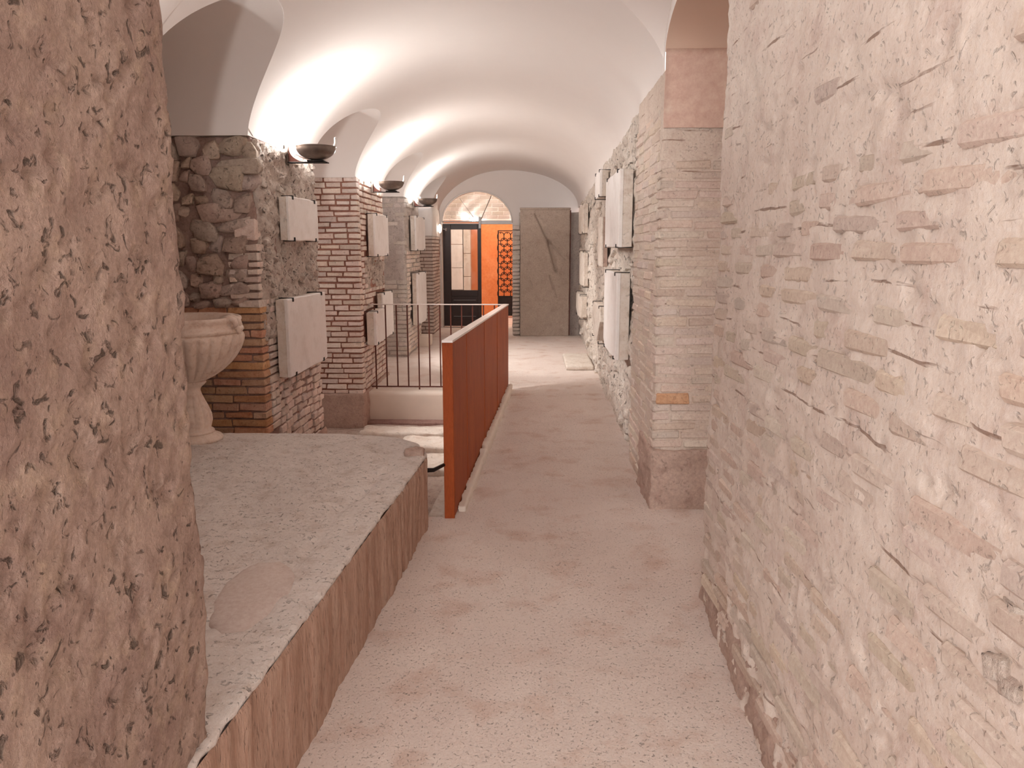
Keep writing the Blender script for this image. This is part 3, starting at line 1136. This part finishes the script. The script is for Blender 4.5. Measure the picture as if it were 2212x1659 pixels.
def bowl_lamp(y, label, power, seen=True):
    x0 = FX + .012
    xb, zr, R, D = -1.560, 2.262, .142, .092
    t = thing('bowl_lamp', label, 'lamp', (x0, y, 2.15), 'bronze bowl lamps on wall brackets')
    # bowl: outer and inner skin
    bm = bmesh.new()
    prof = [(R * math.sin(q), -D * math.cos(q)) for q in np.linspace(0.05, PI / 2, 12)]
    prof += [(R + .004, .004), (R - .004, .004)]
    prof += [((R - .008) * math.sin(q), -(D - .008) * math.cos(q)) for q in np.linspace(PI / 2, 0.05, 12)]
    nseg = 36
    rings = [[bm.verts.new((xb + r * math.cos(2 * PI * j / nseg), y + r * math.sin(2 * PI * j / nseg), zr + z)) for j in range(nseg)] for r, z in prof]
    for A, B in zip(rings, rings[1:]):
        for j in range(nseg):
            bm.faces.new((A[j], A[(j + 1) % nseg], B[(j + 1) % nseg], B[j]))
    bm.faces.new(rings[0][::-1])
    bm.faces.new(rings[-1])
    bm_obj('bowl', bm, 'bronze', t, sm=True, loc=tuple(t.location))
    # upright horn at the free end
    bm = bmesh.new()
    add_tube(bm, [(xb + R - .035, y, zr - .03), (xb + R - .008, y, zr - .002), (xb + R + .002, y, zr + .03), (xb + R, y, zr + .062), (xb + R + .006, y, zr + .068)], [.012, .011, .009, .007, .004], 10)
    bm_obj('horn', bm, 'alu', t, sm=True, loc=tuple(t.location))
    # round boss at the wall end
    bm = bmesh.new()
    add_tube(bm, [(xb - R + .012, y - .006, zr + .016), (xb - R + .012, y - .003, zr + .016), (xb - R + .012, y + .008, zr + .016)], [.012, .021, .019], 16)
    bm_obj('boss', bm, 'bronze', t, sm=True, loc=tuple(t.location))
    # bracket: wall plate, curved gusset, flat bearer
    zb = zr - D - .012
    bm = bmesh.new()
    add_box(bm, (x0 - .01, y - .03, zb - .01), (x0 + .008, y + .03, zb + .12), .002)
    bm_obj('wall_plate', bm, 'bronze', t, loc=tuple(t.location))
    bm = bmesh.new()
    arc = [(x0 + .008 + .13 * (1 - math.cos(q)), y - .004, zb + .105 * (1 - math.sin(q))) for q in np.linspace(0, PI / 2, 10)]
    add_prism(bm, [(x0 + .008, y - .004, zb)] + arc, (0, .008, 0))
    bm_obj('gusset', bm, 'corten_dark', t, loc=tuple(t.location))
    bm = bmesh.new()
    add_box(bm, (x0 + .005, y - .03, zb - .008), (xb + .085, y + .03, zb), .002)
    add_box(bm, (xb - .06, y - .035, zb), (xb + .06, y + .035, zb + .012), .003)
    bm_obj('bearer', bm, 'iron', t, loc=tuple(t.location))
    bm = bmesh.new()
    bmesh.ops.create_uvsphere(bm, u_segments=12, v_segments=8, radius=.018, matrix=Matrix.Translation((xb - .06, y, zr - .030)))
    bm_obj('bulb', bm, 'bulb', t, sm=True, loc=tuple(t.location))
    point_light('lamp_light', (xb - .075, y, zr + .032), power, WARM, .022)
    return t


bowl_lamp(5.70, 'bronze bowl lamp on the rough stone pier behind the basin', LAMP_W)
bowl_lamp(8.70, 'bronze bowl lamp on the pink coursed brick pier', LAMP_W)
bowl_lamp(11.70, 'bronze bowl lamp on the grey rendered pier', LAMP_W * .8)
bowl_lamp(2.75, 'bronze bowl lamp on the pier hidden by the pitted wall', LAMP_W * .55)

# small round sconce by the door
sc = thing('wall_sconce', 'small round white sconce beside the glazed door', 'sconce', (FX, 14.6, 1.86))
bm = bmesh.new()
bmesh.ops.create_uvsphere(bm, u_segments=20, v_segments=10, radius=.085, matrix=Matrix.Translation((FX + .05, 14.6, 1.90)) @ Matrix.Diagonal((.45, .9, 1, 1)))
bm_obj('shade', bm, 'bulb', sc, sm=True, loc=tuple(sc.location))
M['sconce'] = M['bulb'].copy()
M['sconce'].node_tree.nodes['Principled BSDF'].inputs['Emission Strength'].default_value = .7
sc.children[0].data.materials[0] = M['sconce']
bm = bmesh.new()
add_tube(bm, [(FX + .06, 14.6, 1.90), (FX + .17, 14.6, 1.885)], .009, 8)
add_tube(bm, [(FX + .165, 14.6, 1.86), (FX + .17, 14.6, 1.91)], .014, 8)
bm_obj('arm', bm, 'steel', sc, loc=tuple(sc.location))

# ================================================================== fluted marble basin
BX, BY, BZ = -2.02, 4.42, .42
bs = thing('marble_basin', 'rosy fluted marble basin on a baluster stem standing on the masonry platform', 'basin', (BX, BY, BZ))


def lathe(name, prof, mat, parent, nseg=96, mod=None, sm=True, close=False):
    V, F = [], []
    for r, z in prof:
        th = np.linspace(0, 2 * PI, nseg, endpoint=False)
        rr = np.full(nseg, r) if mod is None else mod(th, r, z)
        V.append(np.stack([BX + rr * np.cos(th), BY + rr * np.sin(th), np.full(nseg, BZ + z)], -1))
    V = np.concatenate(V)
    for i in range(len(prof) - 1):
        for j in range(nseg):
            F.append((i * nseg + j, i * nseg + (j + 1) % nseg, (i + 1) * nseg + (j + 1) % nseg, (i + 1) * nseg + j))
    F.append(tuple(range(nseg))[::-1])
    F.append(tuple((len(prof) - 1) * nseg + j for j in range(nseg)))
    return mesh_obj(name, V, F, mat, parent, sm, tuple(parent.location))


NF = 26


def flute(th, r, z):
    s = np.abs(np.sin(NF * th / 2))
    k_ = np.clip((z - .36) / .05, 0, 1) * np.clip((.635 - z) / .03, 0, 1)
    return r * (1 + .12 * k_ * (s ** .42 - .74))


bowl = [(.075, .355), (.10, .362), (.145, .385), (.19, .418), (.232, .455), (.265, .495), (.292, .54), (.31, .585), (.318, .615), (.318, .632), (.305, .645)]
lathe('bowl', bowl, 'basin', bs, nseg=NF * 10, mod=flute)
rim = [(.300, .640), (.315, .646), (.322, .658), (.318, .672), (.306, .678), (.300, .690), (.304, .705), (.312, .716), (.310, .730), (.298, .736), (.285, .732), (.272, .715), (.268, .69), (.24, .60), (.15, .52), (.02, .50)]
lathe('rim', rim, 'basin', bs, 96)


def gadroon(th, r, z):
    s = np.abs(np.sin(12 * th / 2))
    k_ = np.clip((z - .06) / .04, 0, 1) * np.clip((.30 - z) / .05, 0, 1)
    return r * (1 + .07 * k_ * (s ** .7 - .6))


stem = [(.118, .042), (.122, .05), (.118, .058), (.100, .066), (.104, .085), (.112, .12), (.108, .16), (.094, .20), (.076, .24), (.062, .275), (.056, .30), (.060, .315), (.078, .33), (.092, .345), (.088, .36)]
lathe('stem', stem, 'basin', bs, 120, mod=gadroon)
foot = [(.165, -.004), (.168, .010), (.160, .022), (.135, .032), (.122, .042), (.11, .05)]
lathe('foot', foot, 'basin', bs, 64)
# carved lug on the rim facing the corridor
lg = bmesh.new()
for s_ in (-1, 1):
    ctr = Vector((BX + .285, BY - .05 + s_ * .028, BZ + .70))
    add_tube(lg, [ctr + Vector((-.05, 0, .02)), ctr + Vector((.0, 0, .034)), ctr + Vector((.035, 0, .02)), ctr + Vector((.045, 0, -.005)), ctr + Vector((.028, 0, -.018))], [.014, .018, .018, .015, .010], 10)
add_tube(lg, [(BX + .26, BY - .05, BZ + .69), (BX + .33, BY - .05, BZ + .672), (BX + .335, BY - .05, BZ + .64)], [.02, .018, .01], 10)
bm_obj('carved_lug', lg, 'basin', bs, sm=True, loc=tuple(bs.location))

# ================================================================== railing
rl = thing('steel_railing', 'rust brown sheet steel railing with pale cap and thin balusters round the sunken bay', 'railing', (rail_x(6.3), 6.3, 0))
RLOC = tuple(rl.location)


def ztop(y):
    return 1.03 - .023 * (y - 4.25)


cuts = [4.27, 4.86, 5.92, 7.02, 8.37]
for a_, b_ in zip(cuts, cuts[1:]):
    bm = bmesh.new()
    pts = []
    for yy in (a_ + .002, b_ - .002):
        x = rail_x(yy)
        pts.append((x, yy))
    (xa, ya), (xb_, yb) = pts
    zb0 = .012
    add_prism(bm, [(xa - .006, ya, zb0), (xb_ - .006, yb, zb0), (xb_ - .006, yb, ztop(yb)), (xa - .006, ya, ztop(ya))], (.012, 0, 0))
    # folded lips at both edges, on the bay side
    for yy in (ya, yb - .012):
        x = rail_x(yy)
        add_prism(bm, [(x - .035, yy, zb0), (x - .035, yy + .012, zb0), (x - .035, yy + .012, ztop(yy) - .01), (x - .035, yy, ztop(yy) - .01)], (.03, 0, 0))
    bm_obj('steel_sheet', bm, 'corten', rl, loc=RLOC)
# narrow cover strips over the seams
for yy in cuts[1:-1]:
    bm = bmesh.new()
    x = rail_x(yy)
    add_prism(bm, [(x + .004, yy - .012, .015), (x + .004, yy + .012, .015), (x + .004, yy + .012, ztop(yy) - .004), (x + .004, yy - .012, ztop(yy) - .004)], (.005, 0, 0))
    bm_obj('seam_strip', bm, 'corten', rl, loc=RLOC)
# near end post: flat plate facing the walk
bm = bmesh.new()
x = rail_x(4.25)
add_box(bm, (x - .052, 4.25, -.02), (x + .006, 4.268, ztop(4.25) - .002), .002)
bm_obj('end_post', bm, 'corten', rl, loc=RLOC)
# pale cap along the sheets and along the balusters
bm = bmesh.new()
xa, xb_ = rail_x(4.23), rail_x(8.39)
for x0_, x1_, zo, h_ in ((-.050, .010, 0, .012),):
    A = [(xa + x0_, 4.23, ztop(4.23)), (xa + x1_, 4.23, ztop(4.23)), (xa + x1_, 4.23, ztop(4.23) + h_), (xa + x0_, 4.23, ztop(4.23) + h_)]
    add_prism(bm, A, (xb_ - xa, 8.39 - 4.23, ztop(8.39) - ztop(4.23)))
bm_obj('cap_rail', bm, 'cap', rl, loc=RLOC)
zt_ = ztop(8.38)
bm = bmesh.new()
add_box(bm, (-1.79, 8.355, zt_), (rail_x(8.38) + .012, 8.40, zt_ + .010), .002)
bm_obj('cap_rail', bm, 'cap', rl, loc=RLOC)
bm = bmesh.new()
add_box(bm, (-1.78, 8.372, .022), (rail_x(8.38), 8.388, .036), .001)
bm_obj('bottom_bar', bm, 'corten_dark', rl, loc=RLOC)
nb = 13
for i in range(nb):
    x = -1.725 + i * .1195
    if x > rail_x(8.38) - .03:
        break
    bm = bmesh.new()
    add_box(bm, (x - .007, 8.373, -.02 if i in (0, 4, 8) else .03), (x + .007, 8.387, zt_), .001)
    bm_obj('baluster', bm, 'corten_dark', rl, loc=RLOC)

# low chipped lime kerb the sheets stand on, walk side


def d_k(p):
    return .010 * fbm(p, 14, 3, 101, .6)


def kerb_post(V):
    V[:, 0] += .0449 * (V[:, 1] - 4.25)
    f = np.clip((V[:, 1] - 4.3) / 1.5, 0, 1)
    V[:, 2] = np.where(V[:, 2] > 0, V[:, 2] * (.55 + .6 * f), V[:, 2])
    return V


o = struct(rough_box('trim_1', (-.445, 4.36, -.03), (-.395, 8.36, .058), 'lime', cell=.022, r=.012, disp=d_k, faces='XyYZ', post=kerb_post))

# plinth under the balusters
o = struct(rough_box('wall_far', (-1.86, 8.20, -.36), (-.30, 8.46, 0.0), 'lime', cell=.04, r=.012, disp=lambda p: .004 * fbm(p, 6, 3, 103) - .006 * np.exp(-((p[:, 0] + 1.42) / .008) ** 2), faces='xXyYZ'))
box('footing', (-2.0, 8.05, -.36), (-.4, 8.21, -.305), 'red_earth', o, .01)
# long pale beam lying along the corridor edge
o = rough_box('stone_beam', (-.615, 4.30, -.10), (-.515, 5.9, -.012), 'marble_worn', cell=.025, r=.008, disp=lambda p: .003 * fbm(p, 9, 3, 105), post=lambda V: V + np.stack([.0449 * (V[:, 1] - 4.3), 0 * V[:, 0], 0 * V[:, 0]], -1), loc=(-.56, 5.1, -.10))
tag(o, 'long pale stone beam lying in the sunken bay along the steel sheets', 'beam')
# flat ledges on the sunken floor
random.seed(91)
for (x0_, x1_, y0_, y1_, z1_, lab) in ((-1.75, -.62, 7.55, 7.85, -.295, 'long pale ledge stone on the sunken floor below the balusters'),
                                    (-1.25, -.62, 6.95, 7.35, -.28, 'broad pale ledge stone in the sunken bay, middle of three'),
                                    (-.98, -.60, 6.2, 6.75, -.285, 'broken pale ledge stone in the sunken bay nearest the platform')):
    o = rough_box('ledge_stone', (x0_, y0_, -.37), (x1_, y1_, z1_), 'marble_worn', cell=.03, r=.02, disp=lambda p: .014 * fbm(p, 7, 3, 107, .6), faces='xXyYZ', loc=((x0_ + x1_) / 2, (y0_ + y1_) / 2, -.37))
    tag(o, lab, 'stone')
# iron rod between platform and railing
bm = bmesh.new()
add_tube(bm, [(-.62, 4.09, .335), (-.55, 4.16, .318), (-.488, 4.285, .322)], [.014, .012, .010], 10)
o = bm_obj('iron_rod', bm, 'iron', sm=True, loc=(-.55, 4.16, .318))
tag(o, 'short black iron rod bridging the platform end and the steel sheet', 'rod')

# ================================================================== far end: stub wall, grey slab, door wall
ew = struct(rough_box('wall_end', (-.235, 13.78, -.05), (.86, 14.8, 2.16), 'grey_render', cell=.04, r=.012, disp=lambda p: .008 * fbm(p, 7, 3, 111), faces='xXyZ'))
random.seed(95)
z = .01
first = True
while z < 1.94:
    h = .066 * random.uniform(.96, 1.04) if z < 1.3 else .085 * random.uniform(.9, 1.1)
    put(ew, 'brick', random.choice(STOCK['brick_grey']), (-.285 + random.uniform(-.003, .003), 13.84, z + h / 2), (.13, .26, h - .010), (0, 0, random.uniform(-.01, .01)))
    z += h
# inscribed-looking grey slab with a long carved crack


def slab_d(p):
    a1 = np.array([.08, 2.10])
    b1 = np.array([.50, 1.10])

    def seg(A, B, wd):
        A = np.array(A)
        B = np.array(B)
        q = p[:, [0, 2]]
        t = np.clip(((q - A) @ (B - A)) / ((B - A) @ (B - A)), 0, 1)
        d = np.linalg.norm(q - (A + t[:, None] * (B - A)), axis=1) + .008 * fbm(p, 12, 2, 113)
        return np.exp(-(d / wd) ** 2)
    g = .020 * seg((.05, 2.12), (.30, 1.62), .018) + .024 * seg((.28, 1.66), (.42, 1.16), .026) + .012 * seg((.33, 1.6), (.6, 1.34), .010)
    g = g + .012 * seg((.31, 1.06), (.42, .70), .010) + .01 * seg((-.05, .98), (0.0, .85), .010)
    return .003 * fbm(p, 8, 4, 115, .6) - 2.6 * g * (p[:, 1] < 13.7)


gs = thing('grey_slab', 'tall grey stone slab with a long diagonal gouge standing at the corridor end', 'slab', (.22, 13.69, 0))
rough_box('slab_body', (-.213, 13.62, 0), (.652, 13.76, 2.20), 'grey_slab', gs, cell=.014, r=.012, disp=slab_d, loc=tuple(gs.location))
box('top_ledge', (-.222, 13.61, 2.195), (.662, 13.78, 2.232), 'grey_slab', gs, .01, loc=tuple(gs.location))
box('edge_strip', (.654, 13.63, .02), (.668, 13.76, 2.19), 'corten_dark', gs, .001, loc=tuple(gs.location))

# door wall with an arched opening
DL, DR, DSP, DCR, DY = -1.752, -.384, 2.03, 2.62, 15.38
XA = np.linspace(-1.80, .90, 2)


def arch_z(x):
    q = (2 * x - DL - DR) / (DR - DL)
    return DSP + (DCR - DSP) * np.sqrt(np.clip(1 - q * q, 0, 1))


xs_ = np.unique(np.concatenate([(DL + DR) / 2 + (DR - DL) / 2 * np.sin(np.linspace(-PI / 2, PI / 2, 61)), np.linspace(-2.0, 1.0, 31), [DL - 1e-4, DR + 1e-4]]))
low = np.where((xs_ >= DL) & (xs_ <= DR), arch_z(xs_), 0.0)
bm = bmesh.new()
rows = []
for yy in (DY - .30, DY + .02):
    rows.append(([bm.verts.new((x, yy, l)) for x, l in zip(xs_, low)], [bm.verts.new((x, yy, 3.1)) for x in xs_]))
(fl, ft), (bl, bt) = rows
for i in range(len(xs_) - 1):
    bm.faces.new((fl[i], fl[i + 1], ft[i + 1], ft[i]))
    bm.faces.new((bl[i], bl[i + 1], bt[i + 1], bt[i]))
    bm.faces.new((fl[i], fl[i + 1], bl[i + 1], bl[i]))
dw = struct(bm_obj('wall_back', bm, 'plaster'))

# the double door: left leaf shut, right leaf folded back out of sight; fanlight above
dr = bpy.data.objects.new('door_1', None)
dr.location = (-1.07, DY, 0)
COL.objects.link(dr)
struct(dr)
DLOC = tuple(dr.location)


def dbox(name, boxes, mat, parent=None, bev=.004):
    bm = bmesh.new()
    for lo, hi in boxes:
        add_box(bm, lo, hi, bev)
    return bm_obj(name, bm, mat, parent or dr, loc=DLOC if parent is None else DLOC)


y0_, y1_ = DY - .10, DY - .04
leaf = dbox('leaf_frame', [((-1.755, y0_, .01), (-1.60, y1_, 2.0)), ((-1.075, y0_, .01), (-1.005, y1_, 2.0)), ((-1.60, y0_, 1.90), (-1.075, y1_, 2.0)), ((-1.60, y0_, .60), (-1.075, y1_, .72)), ((-1.60, y0_, .01), (-1.075, y1_, .14))], 'wood')
dbox('lower_panel', [((-1.60, y0_ + .02, .14), (-1.075, y1_ - .01, .60))], 'wood', bev=.002)
dbox('panel_moulding', [((-1.56, y0_ - .008, .52), (-1.115, y0_ + .03, .528)), ((-1.56, y0_ - .008, .20), (-1.115, y0_ + .03, .208))], 'steel', bev=.001)
dbox('leaf_pane', [((-1.60, DY - .075, .72), (-1.075, DY - .067, 1.90))], 'glass', bev=0)
dbox('transom', [((-1.752, DY - .12, 2.0), (-1.005, DY - .03, 2.022)), ((-1.752, DY - .10, 2.035), (-1.005, DY - .03, 2.06)), ((-1.005, DY - .10, 2.0), (-.386, DY - .03, 2.07))], 'steel', bev=.003)
dbox('centre_post', [((-1.05, DY - .115, 1.92), (-1.005, DY - .03, 2.14))], 'steel', bev=.003)
bm = bmesh.new()
add_tube(bm, [(-1.02, DY - .07, 2.06), (-.80, DY - .07, 2.545)], .007, 8)
bm_obj('fan_bar', bm, 'steel', dr, loc=DLOC)
bm = bmesh.new()
add_tube(bm, [(-1.10, DY - .07, 2.06), (-1.42, DY - .07, 2.50)], .005, 8)
bm_obj('fan_bar', bm, 'steel', dr, loc=DLOC)
# fanlight pane
bm = bmesh.new()
aq = np.linspace(0, PI, 33)
cx, rx = (DL + DR) / 2, (DR - DL) / 2
add_prism(bm, [(cx + rx * math.cos(q), DY - .05, DSP + .03 + (DCR - DSP - .035) * math.sin(q)) for q in aq], (0, .006, 0))
bm_obj('fan_pane', bm, 'glass', dr, loc=DLOC)
# pale bead round the fanlight
bm = bmesh.new()
add_tube(bm, [(cx + rx * .985 * math.cos(q), DY - .31, DSP + (DCR - DSP) * .985 * math.sin(q)) for q in aq], .014, 6)
bm_obj('arch_bead', bm, 'alu', dr, sm=True, loc=DLOC)

# orange room past the door
fw = struct(box('wall_back', (-3.6, 17.9, -.05), (1.2, 18.1, 2.16), 'orange', bev=0))
fu = struct(box('wall_back', (-3.6, 17.88, 2.16), (1.2, 18.1, 4.0), 'plaster', bev=0))
random.seed(99)
for r_ in range(10):
    for c_ in range(10):
        x = -2.0 + c_ * .27 + (.13 if r_ % 2 else 0)
        z_ = 2.2 + r_ * .085
        put(fu, 'brick', random.choice(STOCK['brick_grey']), (x, 17.89, z_ + .04), (.255, .05, .072), (0, 0, 0))
struct(box('wall_right', (1.0, 14.75, -.05), (1.2, 18.0, 4.0), 'orange', bev=0))
struct(box('ceiling', (-3.7, 15.42, 3.5), (1.2, 18.1, 3.6), 'plaster', bev=0))
struct(box('wall_left', (-3.75, 15.5, -.05), (-3.6, 18.1, 4.0), 'plaster_tan', bev=0))
# pale slabs standing against the orange wall, seen through the pane
for i, (x0_, x1_, zs_, lab) in enumerate(((-1.86, -1.58, (0, .6, 1.1, 1.62, 2.1), 'white marble shaft of stacked blocks seen through the door pane'),
                                        (-1.56, -1.40, (0, .9, 1.42, 2.05), 'narrow buff stone shaft seen through the door pane'))):
    t = thing('stone_shaft', lab, 'shaft', ((x0_ + x1_) / 2, 17.7, 0))
    for z0_, z1_ in zip(zs_, zs_[1:]):
        box('block', (x0_, 17.62, z0_ + .004), (x1_, 17.88, z1_ - .004), 'marble' if i == 0 else 'marble_worn', t, .006, loc=tuple(t.location))

# pierced iron gate
gt = thing('iron_gate', 'black pierced iron gate of oval scales against the orange wall', 'gate', (-.59, 17.2, 0))
GL = tuple(gt.location)
gx0, gx1, gz0, gz1, gy = -.752, -.36, .48, 1.925, 17.2
bm = bmesh.new()
for lo, hi in (((gx0 - .012, gy - .015, .03), (gx0 + .012, gy + .015, gz1)), ((gx1 - .012, gy - .015, .03), (gx1 + .012, gy + .015, gz1)),
               ((gx0, gy - .015, gz1 - .02), (gx1, gy + .015, gz1)), ((gx0, gy - .015, gz0 - .012), (gx1, gy + .015, gz0 + .012))):
    add_box(bm, lo, hi, .002)
bm_obj('gate_frame', bm, 'iron', gt, loc=GL)
box('lower_plate', (gx0, gy - .008, .05), (gx1, gy + .008, gz0), 'iron', gt, .002, loc=GL)
rb = bmesh.new()
rw_, rh_ = .074, .092
pts = []
for j in range(14):
    q = 2 * PI * j / 14 + PI / 14
    cx_, sz_ = math.cos(q), math.sin(q)
    pts.append((rw_ * math.copysign(abs(cx_) ** .75, cx_), 0, rh_ * math.copysign(abs(sz_) ** .85, sz_)))
add_tube(rb, pts + [pts[0]], .0085, 6, cap=False)
add_tube(rb, [(0, 0, rh_), (0, 0, rh_ - .035)], .008, 6)
bmesh.ops.recalc_face_normals(rb, faces=rb.faces[:])
ring_me = bpy.data.meshes.new('scale_ring')
rb.to_mesh(ring_me)
rb.free()
ring_me.materials.append(M['iron'])
r_ = 0
z = gz0 + .06
while z < gz1 - .05:
    off = 0 if r_ % 2 == 0 else .072
    for c_ in range(4):
        x = gx0 + .055 + off + c_ * .144
        if x > gx1 - .02:
            break
        put(gt, 'scale_ring', ring_me, (x, gy, z), (1, 1, 1), (0, 0, 0))
    z += .125
    r_ += 1
